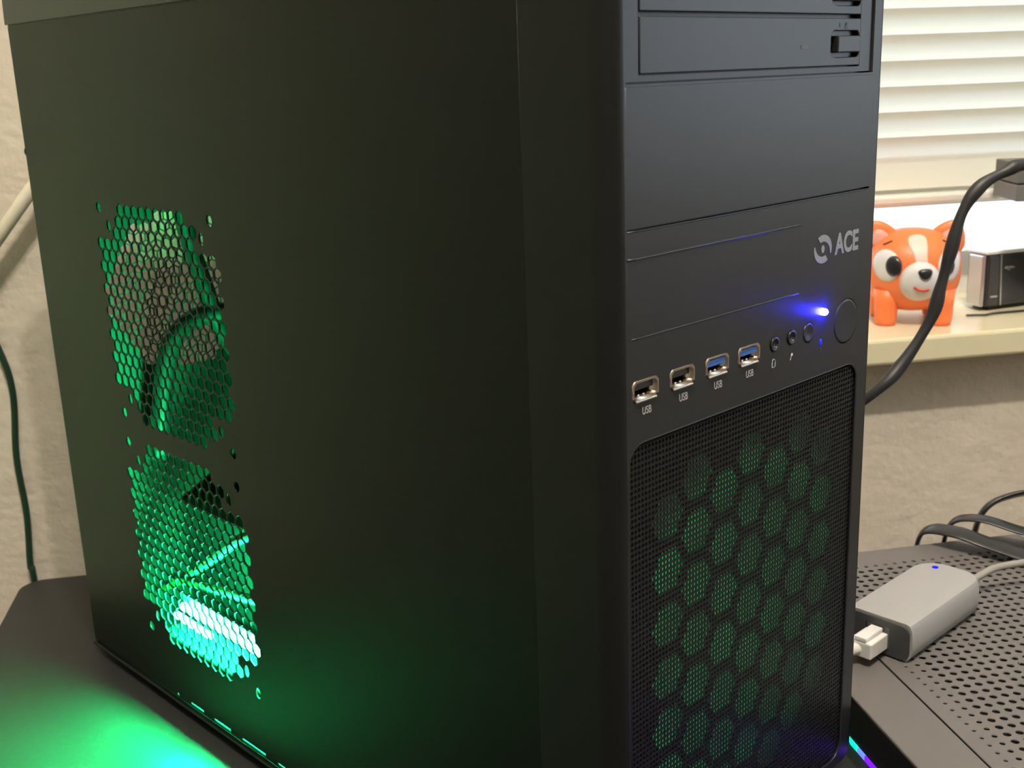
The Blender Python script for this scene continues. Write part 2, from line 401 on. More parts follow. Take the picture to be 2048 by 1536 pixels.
def usb_outline(cx, g=0.0):
    a, b, c = 0.0077 + g, 0.0042 + g, 0.0014
    return [(cx - a + c, USB_Z - b), (cx + a - c, USB_Z - b), (cx + a - c, USB_Z - b + c), (cx + a, USB_Z - b + c), (cx + a, USB_Z + b - c), (cx + a - c, USB_Z + b), (cx - a + c, USB_Z + b), (cx - a, USB_Z + b - c), (cx - a, USB_Z - b + c), (cx - a + c, USB_Z - b + c)]
BAY = rect(0.0100, 0.1775, 0.3752, 0.4196)
BLANK = rect(0.0098, 0.1790, 0.3247, 0.3742)
SLOT = rect(0.0098, 0.1228, 0.2853, 0.3150)
MESH = rrect(0.0096, 0.1758, 0.036, 0.2456, 0.009, 6)
JACKS = ((0.1054, 0.2664), (0.1183, 0.2670))
RESET, POWER, PLED, HLED = (0.1319, 0.2666), (0.1632, 0.2664), (0.1425, 0.2742), (0.1421, 0.2605)
holes = [BAY, BLANK, SLOT, MESH] + [usb_outline(x) for x in USB_X] + [ngon(x, z, 0.0034, 20) for x, z in JACKS]
holes += [ngon(*RESET, 0.0046, 28), ngon(*POWER, 0.0104, 40), ngon(*PLED, 0.0017, 16), ngon(*HLED, 0.0008, 10, ry=0.0017)]
fo = [(RL + .0004, 0.002), (0.16, 0.002)] 
face_outline = [(RL + .0004, BZ), (W - RR - .0004 - .006, BZ), (W - RR - .0004 - .002, BZ + .0015), (W - RR - .0004, BZ + .005), (W - RR - .0004, 0.4203), (RL + .0004, 0.4203)]
plate('bezel_face', [face_outline], holes, 0.0028, front, 'plastic_black', pc, bevel=0.0003)
bm = bmesh.new()        # rounded lower right end of the bezel
q = [(W - RR - .0004, BZ + .005), (W - RR + .003, BZ + .0055), (W - .0012, BZ + .0075), (W, BZ + .0105)]
a = [bm.verts.new((x, 0.0008 * k * k, z)) for k, (x, z) in enumerate(q)]; b = [bm.verts.new((x, YB, z)) for x, z in q]
for k in range(3): bm.faces.new((a[k], a[k + 1], b[k + 1], b[k]))
from_bm('bezel_corner', bm, 'plastic_black', pc, True)
box('bezel_underside', RL + .0004, W - RR - .0004, 0.0028, YB, BZ, BZ + .002, 'plastic_dark', pc)
# blank cover of the lower large bay, and the small bay cover (each sits in the face with a fine gap)
plate('bay_cover', [rect(0.00983, 0.17897, 0.3256, 0.37415)], [], 0.0022, lambda u, v, w: (u, w, v), 'plastic_black', pc)
box('bay_backing', 0.009, 0.1795, 0.0024, 0.0034, 0.324, 0.3748, 'plastic_dark', pc)
tube('face_ridge', [(0.0098, 0.0001, 0.3246), (0.09, 0.0001, 0.3246), (0.179, 0.0001, 0.3246)], 0.0003, 'plastic_black', pc, 6)
tube('face_ridge', [(0.0100, 0.0000, 0.3147), (0.06, 0.0000, 0.3147), (0.1228, 0.0000, 0.3147)], 0.0005, 'plastic_black', pc, 8)
tube('face_ridge', [(0.0120, 0.0002, 0.2855), (0.06, 0.0002, 0.2855), (0.1228, 0.0002, 0.2855)], 0.0004, 'plastic_black', pc, 8)
plate('bay_cover', [rect(0.00983, 0.12277, 0.28533, 0.31497)], [], 0.0022, lambda u, v, w: (u, w, v), 'plastic_black', pc)
box('bay_backing', 0.009, 0.124, 0.0030, 0.0040, 0.284, 0.3165, 'plastic_dark', pc)
# optical drive frame and drives
plate('drive_frame', [rect(0.0104, 0.1771, 0.3758, 0.4196)], [rect(0.0180, 0.1672, 0.3780, 0.4196)], 0.0030, lambda u, v, w: (u, 0.0010 + w, v), 'plastic_black', pc, bevel=0.0003)
box('bay_backing', 0.009, 0.1785, 0.0042, 0.0070, 0.374, 0.4196, 'plastic_black', pc)
for k, (z0, z1) in enumerate(((0.3784, 0.3976), (0.3992, 0.4190))):
    pocket = rrect(0.1432, 0.1660, z0 + .0035, z0 + .0142, 0.0025, 4)
    cv = plate('drive_cover', [rect(0.0184, 0.1668, z0, z1)], [pocket], 0.0030, lambda u, v, w: (u, 0.0006 + w, v), 'plastic_black', pc, bevel=0.0004)
    box('button_pocket', 0.1425, 0.1665, 0.0030, 0.0042, z0 + .003, z0 + .0150, 'plastic_black', cv)
    box('eject_button', 0.1476, 0.1657, -0.0002, 0.0034, z0 + .0054, z0 + .0122, 'plastic_black', cv, bevel=0.0005)
    box('activity_window', 0.1203, 0.1252, 0.0004, 0.0010, z0 + .0072, z0 + .0086, 'print_mid', cv)
    from_data('eject_symbol', [(0.1535, .0004, z0 + .0160), (0.1560, .0004, z0 + .0160), (0.15475, .0004, z0 + .0178), (0.1535, .0004, z0 + .0150), (0.1560, .0004, z0 + .0150), (0.1560, .0004, z0 + .0155), (0.1535, .0004, z0 + .0155)], [(0, 1, 2), (3, 4, 5, 6)], 'print_faint', cv)
    text('drive_print', 'L' if k else 'i', 0.003, lambda u, v, w, z0=z0: (0.1495 + u, 0.0005 - w, z0 + .0165 + v), 'print_faint', cv)
# USB sockets
for i, cx in enumerate(USB_X):
    def at(u, v, w): return (u, w, v)
    sh = plate('usb_port', [usb_outline(cx, -.0002)], [usb_outline(cx, -.0009)], 0.0135, lambda u, v, w: (u, -0.0004 + w, v), 'usb_metal', pc)
    box('cavity_back', cx - .0075, cx + .0075, 0.0110, 0.0118, USB_Z - .004, USB_Z + .004, 'usb_tongue_dark', sh)
    bl = i >= 2
    box('tongue', cx - .0061, cx + .0061, 0.0002 if bl else 0.0012, 0.0110, USB_Z + .0000, USB_Z + .0026, 'usb_tongue_blue' if bl else 'usb_tongue_dark', sh, bevel=0.0003)
    for k in range(4):
        px = cx - .0045 + k * .003
        bm = bmesh.new(); bm_box(bm, px - .0008, px + .0008, 0.002, 0.0105, USB_Z - .0032 , USB_Z - .0021)
        from_bm('spring_contact', bm, 'usb_metal', sh, bevel=0.0004)
    box('flange', cx - .0062, cx + .0062, -0.0009, 0.0006, USB_Z - .0043, USB_Z - .0034, 'usb_metal', sh, bevel=0.0003)
    text('port_lettering', 'USB', 0.0044, lambda u, v, w, cx=cx: (cx + .0007 + u, -0.00005 - w, 0.2574 + v), 'print_light', pc, sx=0.72)
# audio sockets
for (x, z) in JACKS:
    M = Matrix.Translation((x, 0, z)) @ Matrix.Rotation(-pi / 2, 4, 'X')
    bm = bmesh.new()
    pr = [(0.0033, 0.0), (0.0031, -0.0006), (0.0022, -0.0006), (0.0018, 0.0), (0.0018, 0.008), (0.0, 0.008)]
    bm_lathe(bm, pr, 20, M)
    from_bm('audio_jack', bm, 'plastic_black', pc, True)
bm = bmesh.new()        # headphone mark
bm_tube(bm, [Vector((0.1050 + .0011 * cos(t), -0.00005, 0.2588 + .0013 * sin(t))) for t in [pi * k / 10 for k in range(11)]], 0.00016, 6)
for s in (-1, 1):
    bm_box(bm, 0.1050 + s * .0011 - .00025, 0.1050 + s * .0011 + .00025, -.00015, 0, 0.2566, 0.2588)
bm_box(bm, 0.1042, 0.1058, -.0001, 0, 0.2564, 0.2567)
from_bm('headphone_mark', bm, 'print_light', pc)
bm = bmesh.new()        # microphone mark
bm_tube(bm, [Vector((0.1178, -.00005, 0.2570)), Vector((0.1186, -.00005, 0.2588))], 0.00018, 6)
bm_tube(bm, [Vector((0.1186, -.00005, 0.2588)), Vector((0.1191, -.00005, 0.2599))], 0.00050, 8)
from_bm('microphone_mark', bm, 'print_light', pc)
bm = bmesh.new()
bm_lathe(bm, [(0.0007, 0), (0.0007, 0.0001)], 12, Matrix.Translation((0.1424, -.0001, 0.2575)) @ Matrix.Rotation(-pi / 2, 4, 'X'))
bm_box(bm, 0.1417, 0.1431, -.0001, 0, 0.2557, 0.2562)
from_bm('drive_mark', bm, 'print_faint', pc)
# buttons and indicator lights
def knob(name, c, r, prof, m):
    return lathe(name, [(r * a, b) for a, b in prof], m, pc, 40, Matrix.Translation((c[0], 0, c[1])) @ Matrix.Rotation(pi / 2, 4, 'X'))
knob('power_button', POWER, 0.0101, [(1, -.003), (1, -.0002), (0.97, .0002), (0.90, .0002), (0.62, .0001), (0.0, -.0001)], 'plastic_black')
knob('reset_button', RESET, 0.0043, [(1, -.003), (1, -.0002), (0.94, .0003), (0.8, .0003), (0.4, -.0002), (0.0, -.0003)], 'plastic_black')
knob('power_light', PLED, 0.0016, [(1, -.002), (1, .0014), (0.85, .0022), (0.5, .0027), (0.0, .0029)], 'led_blue')
lathe('drive_light', [(0.0007, -.001), (0.0007, .0002), (0, .0004)], 'led_blue_small', pc, 12, Matrix.Translation((HLED[0], 0, HLED[1])) @ Matrix.Rotation(pi / 2, 4, 'X') @ Matrix.Scale(2.0, 4, Vector((0, 1, 0))))
# maker's mark: swirl and lettering printed on the face
def crescent(cx, cz, r0, r1, a0, a1, shift):
    n = 18; out = []
    for k in range(n + 1):
        a = a0 + (a1 - a0) * k / n; out.append((cx + r0 * cos(a), cz + r0 * 0.86 * sin(a)))
    for k in range(n, -1, -1):
        t = k / n; a = a0 + (a1 - a0) * t; rr = r0 - (r0 - r1) * (sin(pi * (0.04 + 0.96 * (1 - t if shift else t)) ** 0.75 * 0.62))
        out.append((cx + rr * cos(a), cz + rr * .86 * sin(a)))
    return out
LX, LZ = 0.1412, 0.3020
fr = lambda u, v, w: (u, -0.00005 - w, v)
plate('logo_swirl', [crescent(LX, LZ, .0072, .0038, radians(125), radians(-25), True), crescent(LX, LZ, .0072, .0038, radians(305), radians(165), True), ngon(LX, LZ, .0013, 14, ry=.0017)], [], 0.00012, fr, 'print_grey', pc)
text('logo_lettering', 'ACE', 0.0125, lambda u, v, w: (0.1614 + u, -0.00005 - w, 0.3022 + v), 'print_grey', pc, sx=0.84, off=0.00042)

# --- fine front mesh
MX0, MX1, MZ0, MZ1 = 0.0097, 0.1757, 0.0362, 0.2455
PX, PZ = 0.00210, 0.00233
bm = bmesh.new()
NX, NZ = int((MX1 - MX0) / PX), int((MZ1 - MZ0) / PZ)
verts, faces = [], []
def inside(x, z):
    r = 0.0085
    dx = max(MX0 + r - x, x - (MX1 - r), 0); dz = max(MZ0 + r - z, z - (MZ1 - r), 0)
    return dx * dx + dz * dz < r * r
oct_ = [(-1, -1), (0, -1), (1, -1), (1, 0), (1, 1), (0, 1), (-1, 1), (-1, 0)]
for i in range(NX):
    for j in range(NZ):
        cx, cz = MX0 + (i + .5) * PX, MZ0 + (j + .5) * PZ
        if not inside(cx, cz): continue
        b0 = len(verts)
        for (a, c) in oct_: verts.append((cx + a * PX / 2, 0.0012, cz + c * PZ / 2))
        for dep in (0.0012, 0.0017):
            for (a, c) in oct_:
                L = sqrt(a * a + c * c); verts.append((cx + a / L * 0.00072, dep, cz + c / L * 0.00088))
        for k in range(8):
            k2 = (k + 1) % 8
            faces.append((b0 + k, b0 + k2, b0 + 8 + k2, b0 + 8 + k)); faces.append((b0 + 8 + k, b0 + 8 + k2, b0 + 16 + k2, b0 + 16 + k))
bm.free()
mo = from_data('front_mesh', verts, faces, 'mesh_black', pc); mo['kind'] = 'stuff'
# rim bead of the mesh opening
bm = bmesh.new()
rim = [Vector((x, 0.0004, z)) for x, z in rrect(0.0099, 0.1755, 0.0363, 0.2453, 0.0088, 8)]
bm_tube(bm, rim + [rim[0]], 0.0005, 6)
from_bm('mesh_rim', bm, 'plastic_black', pc, True)
# honeycomb plate behind it
hh = []
for c in range(7):
    x = 0.0400 + 0.0193 * c
    for k in range(-6, 7):
        z = 0.1365 + 0.0236 * k + (0.0118 if c % 2 else 0)
        if sqrt((x - .0979) ** 2 + (z - .1455) ** 2) < 0.0860: hh.append(ngon(x, z, 0.0112, 6, 0.0, ry=0.0113))
plate('front_grille', [rect(0.006, W - .006, 0.036, 0.252)], hh, 0.0016, lambda u, v, w: (u, 0.0046 + w, v), 'plastic_dark', pc)
translucent('diffuser_foam', (0.62, 0.62, 0.60), 0.6)
plate('glow_diffuser', [rect(0.012, W - .012, 0.046, 0.240)], [], 0.0008, lambda u, v, w: (u, 0.0075 + w, v), 'diffuser_foam', pc)  # sheet added to spread the green light evenly over the cells
# front fan, lit green
fan = plate('case_fan', [rrect(0.0279, 0.1679, 0.072, 0.212, 0.008, 5)], [ngon(0.0979, 0.142, 0.0665, 48)], 0.025, lambda u, v, w: (u, 0.018 + w, v), 'fan_plastic', pc)
FM = Matrix.Translation((0.0979, 0.0, 0.142)) @ Matrix.Rotation(-pi / 2, 4, 'X')
lathe('fan_hub', [(0.0, 0.0200), (0.019, 0.0205), (0.0215, 0.023), (0.0215, 0.042), (0, 0.042)], 'fan_plastic', fan, 28, FM)
for k in range(9):
    vs, fs = [], []
    for i in range(7):
        r = 0.020 + 0.0450 * i / 6
        for j in range(5):
            s = j / 4; a = 2 * pi * k / 9 + (s - .5) * 0.62 + 0.10 * i / 6
            vs.append((0.0979 + r * cos(a), 0.0225 + 0.017 * s, 0.142 + r * sin(a)))
    for i in range(6):
        for j in range(4):
            q = i * 5 + j; fs.append((q, q + 1, q + 6, q + 5))
    bo = from_data('fan_blade', vs, fs, 'fan_plastic', fan, True)
    so = bo.modifiers.new('thick', 'SOLIDIFY'); so.thickness = 0.0012
for rr_, yy_ in ((0.0715, 0.0155), (0.0450, 0.0175), (0.0200, 0.0170)):  # glowing rings added to light the front cells evenly
    bm = bmesh.new(); cp = [Vector((0.0979 + rr_ * cos(2 * pi * k / 40), yy_, 0.142 + rr_ * sin(2 * pi * k / 40))) for k in range(41)]
    bm_tube(bm, cp, 0.0016, 6)
    from_bm('light_ring', bm, 'led_ring', fan, True)
tube('cable_bundle', [(0.083, 0.45, 0.315), (0.086, 0.452, 0.285), (0.093, 0.45, 0.250), (0.104, 0.447, 0.210), (0.13, 0.43, 0.16), (0.14, 0.40, 0.10)], 0.0062, 'plastic_dark', pc, 10)
tube('cable_bundle', [(0.05, 0.46, 0.13), (0.065, 0.455, 0.205), (0.090, 0.45, 0.226), (0.12, 0.44, 0.222), (0.15, 0.42, 0.21)], 0.0070, 'plastic_dark', pc, 10)
box('fan_mount', 0.004, W - .004, 0.0435, 0.0450, 0.03, 0.40, 'steel_inside', pc)
# green light strip lying inside along the side panel, and two looms of wire above it
tube('light_strip', [(0.0085, 0.262, 0.0622), (0.0085, 0.31, 0.0626), (0.0085, 0.365, 0.0632)], 0.003, 'led_green', pc, 12, flat=(0.0024, 0.0027))
box('light_catch_ledge', 0.0095, 0.040, 0.258, 0.40, 0.0325, 0.0340, 'steel_inside', pc)  # ledge added to catch the strip's light behind the lowest vent rows
tube('light_strip', [(0.0085, 0.334, 0.0530), (0.0085, 0.352, 0.0532), (0.0085, 0.376, 0.0538)], 0.003, 'led_green', pc, 12, flat=(0.0022, 0.0020))
box('strip_holder', 0.0125, 0.0140, 0.255, 0.372, 0.057, 0.068, 'steel_inside', pc)
tube('wire_loom', [(0.022, 0.425, 0.052), (0.024, 0.39, 0.070), (0.026, 0.345, 0.098), (0.030, 0.318, 0.116), (0.05, 0.29, 0.125)], 0.0032, 'wire_lit_green', pc, 8)
tube('wire_loom', [(0.022, 0.40, 0.068), (0.023, 0.36, 0.073), (0.024, 0.31, 0.080), (0.026, 0.285, 0.083), (0.04, 0.255, 0.075)], 0.0030, 'wire_lit_green', pc, 8)
box('power_supply', 0.075, 0.155, 0.345, D - .004, 0.0025, 0.086, 'plastic_dark', pc, bevel=0.002)

# ------------------------------------------------------------------ window blind
blind = tag(empty('window_blind', (0.85, 0.645, SILL_Z)), 'white venetian blind with closed slats lowered over the bright window', 'blind')
def bl_slat(z, tilt, name='slat'):
    vs, fs = [], []; n = 6; half = 0.0158
    for xi in (-0.55, 0.55):
        for j in range(n + 1):
            s = -1 + 2 * j / n; d = half * s; c = 0.0022 * (1 - s * s)
            vs.append((xi, d * cos(tilt) + c * sin(tilt), d * sin(tilt) - c * cos(tilt)))
    for j in range(n): fs.append((j, j + 1, n + 1 + j + 1, n + 1 + j))
    return vs, fs
sv, sf = bl_slat(0, radians(105))
sm = bpy.data.meshes.new('slat'); sm.from_pydata(sv, [], sf); sm.update(); sm.materials.append(MATS['blind_slat'])
for p_ in sm.polygons: p_.use_smooth = True
z = 0.2935; zs = []
while z < 1.25:
    zs.append(z); z += 0.02335
for z in zs:
    so = bpy.data.objects.new('slat', sm); COL.objects.link(so); so.parent = blind; so.location = (0, 0, z - SILL_Z)
for zz in (0.2745, 0.264, 0.2575):
    so = bpy.data.objects.new('slat', sm); COL.objects.link(so); so.parent = blind; so.location = (0, 0, zz - SILL_Z); so.rotation_euler = (radians(-30), 0, 0)
box('bottom_rail', -0.55, 0.55, -0.011, 0.011, 0.2455 - SILL_Z, 0.2535 - SILL_Z, 'frame_white', blind, bevel=0.002)
box('head_rail', -0.56, 0.56, -0.015, 0.015, 1.255 - SILL_Z, 1.295 - SILL_Z, 'frame_white', blind)
for x in (-0.46, 0, 0.46):
    tube('ladder_cord', [(x, 0.012, 0.25 - SILL_Z), (x, 0.012, 0.7 - SILL_Z), (x, 0.012, 1.26 - SILL_Z)], 0.0008, 'frame_white', blind, 6)

# ------------------------------------------------------------------ toy dog on the sill
dog = tag(empty('toy_dog', (0.4575, 0.598, SILL_Z), radians(-21)), 'round orange toy dog with white muzzle and big eyes on the window sill', 'toy')
S = 0.001
BRX, BRY, BRZ, BCZ = 43 * S, 42 * S, 38.5 * S, 49 * S
def body_r(v):
    return v
bm = bmesh.new(); bmesh.ops.create_uvsphere(bm, u_segments=40, v_segments=26, radius=1.0)
for v in bm.verts:
    x, y, z = v.co
    e = 2.35; n = (abs(x) ** e + abs(y) ** e + abs(z) ** e) ** (1 / e)
    v.co = Vector((x / n * BRX, y / n * BRY, z / n * BRZ + BCZ))
from_bm('body', bm, 'toy_orange', dog, True)
def surf_y(x, z):
    e = 2.35; a = 1 - abs(x / BRX) ** e - abs((z - BCZ) / BRZ) ** e
    return -BRY * max(a, 0.02) ** (1 / e)
def patch(name, outline, off, m, parent=dog, dome=0.0, rings=6):
    cx = sum(p_[0] for p_ in outline) / len(outline); cz = sum(p_[1] for p_ in outline) / len(outline)
    vs = [(cx, surf_y(cx, cz) - off - dome, cz)]; fs = []; n = len(outline)
    for r in range(1, rings + 1):
        t = r / rings
        for (x, z) in outline:
            X, Z = cx + (x - cx) * t, cz + (z - cz) * t
            vs.append((X, surf_y(X, Z) - off * (1 if t < .99 else 0.2) - dome * sqrt(max(1 - t * t, 0)), Z))
    for (x, z) in outline: vs.append((x, surf_y(x, z) + 0.002, z))
    for k in range(n):
        k2 = (k + 1) % n; fs.append((0, 1 + k, 1 + k2))
        for r in range(rings):
            a = 1 + r * n; b = a + n; fs.append((a + k, b + k, b + k2, a + k2))
    o = from_data(name, vs, fs, m, parent, True)
    return o
def oval(cx, cz, rx, rz, n=28, rot=0.0):
    out = []
    for k in range(n):
        a = 2 * pi * k / n; x, z = rx * cos(a), rz * sin(a); out.append((cx + x * cos(rot) - z * sin(rot), cz + x * sin(rot) + z * cos(rot)))
    return out
mm = lambda L: [(x * S, z * S) for x, z in L]
def closed(L, n=5):
    P = [Vector((x, z, 0)) for x, z in L]; out = []
    for i in range(len(P)):
        a, b, c, d = P[i - 1], P[i], P[(i + 1) % len(P)], P[(i + 2) % len(P)]
        for k in range(n):
            t = k / n; v = 0.5 * ((2 * b) + (c - a) * t + (2 * a - 5 * b + 4 * c - d) * t * t + (3 * b - a - 3 * c + d) * t ** 3)
            out.append((v.x * S, v.y * S))
    return out
patch('blaze', closed([(-8, 82), (-9, 77), (-6, 70), (-3.5, 62), (-3, 57), (7, 57), (7, 66), (7.5, 75), (6.5, 82), (0, 84)]), 0.0005, 'toy_cream')
mz = patch('muzzle', oval(1.5 * S, 43.5 * S, 18 * S, 18.5 * S), 0.0012, 'toy_white', dome=0.0055)
def on_muzzle(x, z): return surf_y(x, z)
patch('nose', closed([(-3, 53.5), (-1, 56), (4, 57), (9.5, 56.5), (12, 54), (11, 50), (7.5, 46), (3, 45.5), (-1, 49)]), 0.0068, 'toy_black', mz, dome=0.0018, rings=4)
mo_pts = [(x * S, surf_y(x * S, z * S) - 0.0062, z * S) for x, z in ((-4.5, 40), (-1, 37.4), (4, 36.6), (9, 37.8))]
tube('mouth', mo_pts, 0.0011, 'toy_red', mz, 6)
for sx, cx in ((-1, -27.0), (1, 27.5)):
    ey = patch('eye', oval(cx * S, 57.0 * S, 11 * S, 14.5 * S), 0.0006, 'toy_white', dome=0.0015)
    patch('pupil', oval((cx + 5.0 if sx < 0 else cx - 2.0) * S, 57.5 * S, 7.4 * S, 9.8 * S), 0.0024, 'toy_black', ey, dome=0.001)
    pts = [(sx * (29 - 2.5 * k) * S * 1.02, surf_y(sx * (29 - 2.5 * k) * S, (75.0 + 1.3 * k) * S) - 0.0002, (75.0 + 1.3 * k) * S) for k in range(4)]
    tube('eyebrow', pts, 0.0008, 'toy_black', dog, 6)
    # ears
    bm = bmesh.new(); bmesh.ops.create_uvsphere(bm, u_segments=20, v_segments=14, radius=1.0)
    for v in bm.verts:
        x, y, z = v.co; wz = 1.0 - 0.30 * max(z, 0)
        v.co = Vector((x * 17 * S * wz, y * 9 * S + (3.5 * S * (1 - x * x - z * z) if y < 0 else 0), z * 19 * S))
    bmesh.ops.rotate(bm, verts=bm.verts, matrix=Matrix.Rotation(sx * radians(24), 3, 'Y'))
    bmesh.ops.translate(bm, verts=bm.verts, vec=(sx * 30 * S, -2 * S, 77 * S))
    ea = from_bm('ear', bm, 'toy_orange', dog, True)
    bm = bmesh.new(); bmesh.ops.create_uvsphere(bm, u_segments=16, v_segments=10, radius=1.0)
    for v in bm.verts:
        x, y, z = v.co; wz = 1.0 - 0.3 * max(z, 0)
        v.co = Vector((x * 8.5 * S * wz, y * 3 * S, z * 10 * S))
    bmesh.ops.rotate(bm, verts=bm.verts, matrix=Matrix.Rotation(sx * radians(24), 3, 'Y'))
    bmesh.ops.translate(bm, verts=bm.verts, vec=(sx * 30.5 * S, -9 * S, 78 * S))
    from_bm('inner_ear', bm, 'toy_pink', ea, True)
    for fy in (-22, 20):
        lathe('leg', [(0.0078, 0.0), (0.0094, 0.0015), (0.0102, 0.006), (0.0108, 0.020), (0.012, 0.034)], 'toy_orange', dog, 20, Matrix.Translation((sx * 24.5 * S, fy * S, 0)))
tube('tail', [(0, 36 * S, 55 * S), (0, 44 * S, 62 * S), (2 * S, 48 * S, 70 * S)], 0.005, 'toy_orange', dog, 10)

# ------------------------------------------------------------------ black radio-like box on the sill
rad = tag(empty('electronic_device', (0.542, 0.606, SILL_Z), radians(9)), 'glossy black boxy device with silver left end beside the orange toy', 'electronics')
box('body', 0.0, 0.15, 0.0, 0.028, 0.004, 0.055, 'radio_black', rad, bevel=0.002)
box('top_glare', -0.003, 0.152, -0.001, 0.030, 0.0552, 0.0585, 'radio_top_glare', rad, bevel=0.001)  # white slab standing in for glare on the black top
box('end_cap', -0.0045, -0.0003, 0.002, 0.022, 0.004, 0.0545, 'radio_silver', rad, bevel=0.0015)
box('side_strip', 0.0015, 0.0125, -0.0012, -0.0002, 0.006, 0.053, 'radio_strip', rad)
from_data('trim_line', [(0.0130, -.0016, .0545), (0.0142, -.0016, .0545), (0.0172, -.0016, .005), (0.0160, -.0016, .005), (0.0130, -.0002, .0545), (0.0142, -.0002, .0545), (0.0172, -.0002, .005), (0.0160, -.0002, .005)], [(0, 1, 2, 3), (0, 3, 7, 4), (1, 5, 6, 2), (0, 4, 5, 1), (3, 2, 6, 7)], 'radio_silver', rad)
bm = bmesh.new()
for k, (dx, dz, w_, h_) in enumerate(((0, 0, 3, 2.2), (2.6, .8, 2, 1.4), (5.4, .2, 3, 2.0), (8.8, .3, 2.4, 1.2), (3.2, -1.3, 3, 0.9))):
    bm_box(bm, (20 + dx) * S, (20 + dx + w_) * S, -.0006, -.0001, (40 + dz) * S, (40 + dz + h_) * S)
from_bm('script_print', bm, 'radio_silver', rad)
box('dash_print', 0.004, 0.012, -0.0016, -0.0012, 0.0135, 0.0148, 'radio_silver', rad)
box('base', 0.008, 0.145, 0.004, 0.026, 0.0, 0.0042, 'rubber', rad)
co = tube('sill_cord', [(0.512, 0.590, SILL_Z + .0016), (0.521, 0.588, SILL_Z + .0016), (0.530, 0.586, SILL_Z + .0016), (0.545, 0.590, SILL_Z + .0016), (0.60, 0.592, SILL_Z + .0016)], 0.0011, 'cable_black', None, 6)
tag(co, 'thin dark cord lying on the sill between toy and black device', 'cord')

# grey box on a little stand at the right of the window
gb = tag(empty('media_box', (0.5345, 0.560, SILL_Z), radians(-14)), 'dark grey box in front of the blind, upper right', 'electronics')
GZ = 0.2515 - SILL_Z
box('lower_shell', 0.0, 0.14, 0.0, 0.06, GZ, GZ + .0150, 'grey_box_low', gb, bevel=0.001)
box('upper_shell', 0.0005, 0.1395, 0.0005, 0.0595, GZ + .0162, GZ + .0345, 'grey_box', gb, bevel=0.001)
box('seam', 0.002, 0.138, 0.002, 0.058, GZ + .0148, GZ + .0164, 'rubber', gb)
box('stand_post', 0.115, 0.130, 0.012, 0.05, 0.0, GZ, 'tower_black', gb)

# ------------------------------------------------------------------ second tower, lower, with perforated top
t2 = tag(empty('mesh_top_computer', (0.27, 0.07, -0.40)), 'dark grey computer with perforated top panel beside the black tower', 'computer')
TX0, TX1, TY0, TY1, TZ = 0.163, 0.375, -0.16, 0.291, 0.055
def L2(u, v, w): return (u - 0.27, v - 0.07, w + 0.40)
def b2(name, x0, x1, y0, y1, z0, z1, m, par=t2, bevel=0.0):
    return box(name, x0 - .27, x1 - .27, y0 - .07, y1 - .07, z0 + .40, z1 + .40, m, par, bevel)
dots = []
for i in range(25):
    for j in range(58):
        x, y = 0.2060 + 0.00690 * i, 0.2680 - 0.00665 * j
        if y < TY0 + .02: continue
        e = min(i, 24 - i, j + 1); r = (0.0012, 0.0016, 0.0022)[min(e, 2)]
        dots.append(ngon(x, y, r, 10))
plate('top_panel', [rect(0.1965, TX1, TY0, TY1)], dots, 0.0015, lambda u, v, w: L2(u, v, TZ - .0015 + w), 'tower_grey', t2)
plate('top_rail', [rect(TX0, 0.1955, TY0, TY1)], [], 0.0030, lambda u, v, w: L2(u, v, TZ - .0030 + w), 'tower_grey', t2, bevel=0.0008)
b2('side_rail', TX0, TX0 + .004, TY0, TY1, 0.0305, TZ - .0031, 'tower_black')
b2('side_panel', TX0 + .0010, TX0 + .004, TY0, TY1, -0.398, 0.0262, 'tower_side')
b2('side_panel', TX1 - .004, TX1, TY0, TY1, -0.398, TZ - .0016, 'tower_black')
b2('rear_panel', TX0 + .0005, TX1 - .0045, TY1 - .003, TY1, -0.398, TZ - .0032, 'tower_black')
b2('front_panel', TX0 + .0005, TX1 - .0045, TY0, TY0 + .003, -0.398, TZ - .0032, 'tower_black')
b2('inner_tray', TX0 + .010, TX1 - .005, TY0 + .004, TY1 - .004, TZ - .020, TZ - .018, 'tower_black')
b2('bottom_panel', TX0 + .006, TX1, TY0, TY1, -0.40, -0.3985, 'tower_black')
strip2 = b2('light_strip', TX0 + .0042, TX0 + .0060, TY0, TY1, 0.0265, 0.0300, 'tower_black')
y = TY1 - .004; k = 0
while y > TY0 + .01:
    m_ = 'led_teal' if y > 0.113 else ('led_azure' if y > 0.105 else 'led_violet')
    b2('light_segment', TX0 - .0004, TX0 + .0042, y - .0075, y, 0.0268, 0.0298, m_, strip2); y -= .008; k += 1
st = tag(empty('tower_stand', (0.27, 0.07, FLOOR_Z)), 'low wooden stand carrying the dark grey computer', 'stand')
box('stand_top', -0.13, 0.13, -0.25, 0.24, -0.425 - FLOOR_Z, -0.401 - FLOOR_Z, 'wood_stand', st)
for sx in (-.11, .11):
    for sy in (-.22, .21): box('leg', sx - .016, sx + .016, sy - .016, sy + .016, 0, -0.425 - FLOOR_Z, 'wood_stand', st)

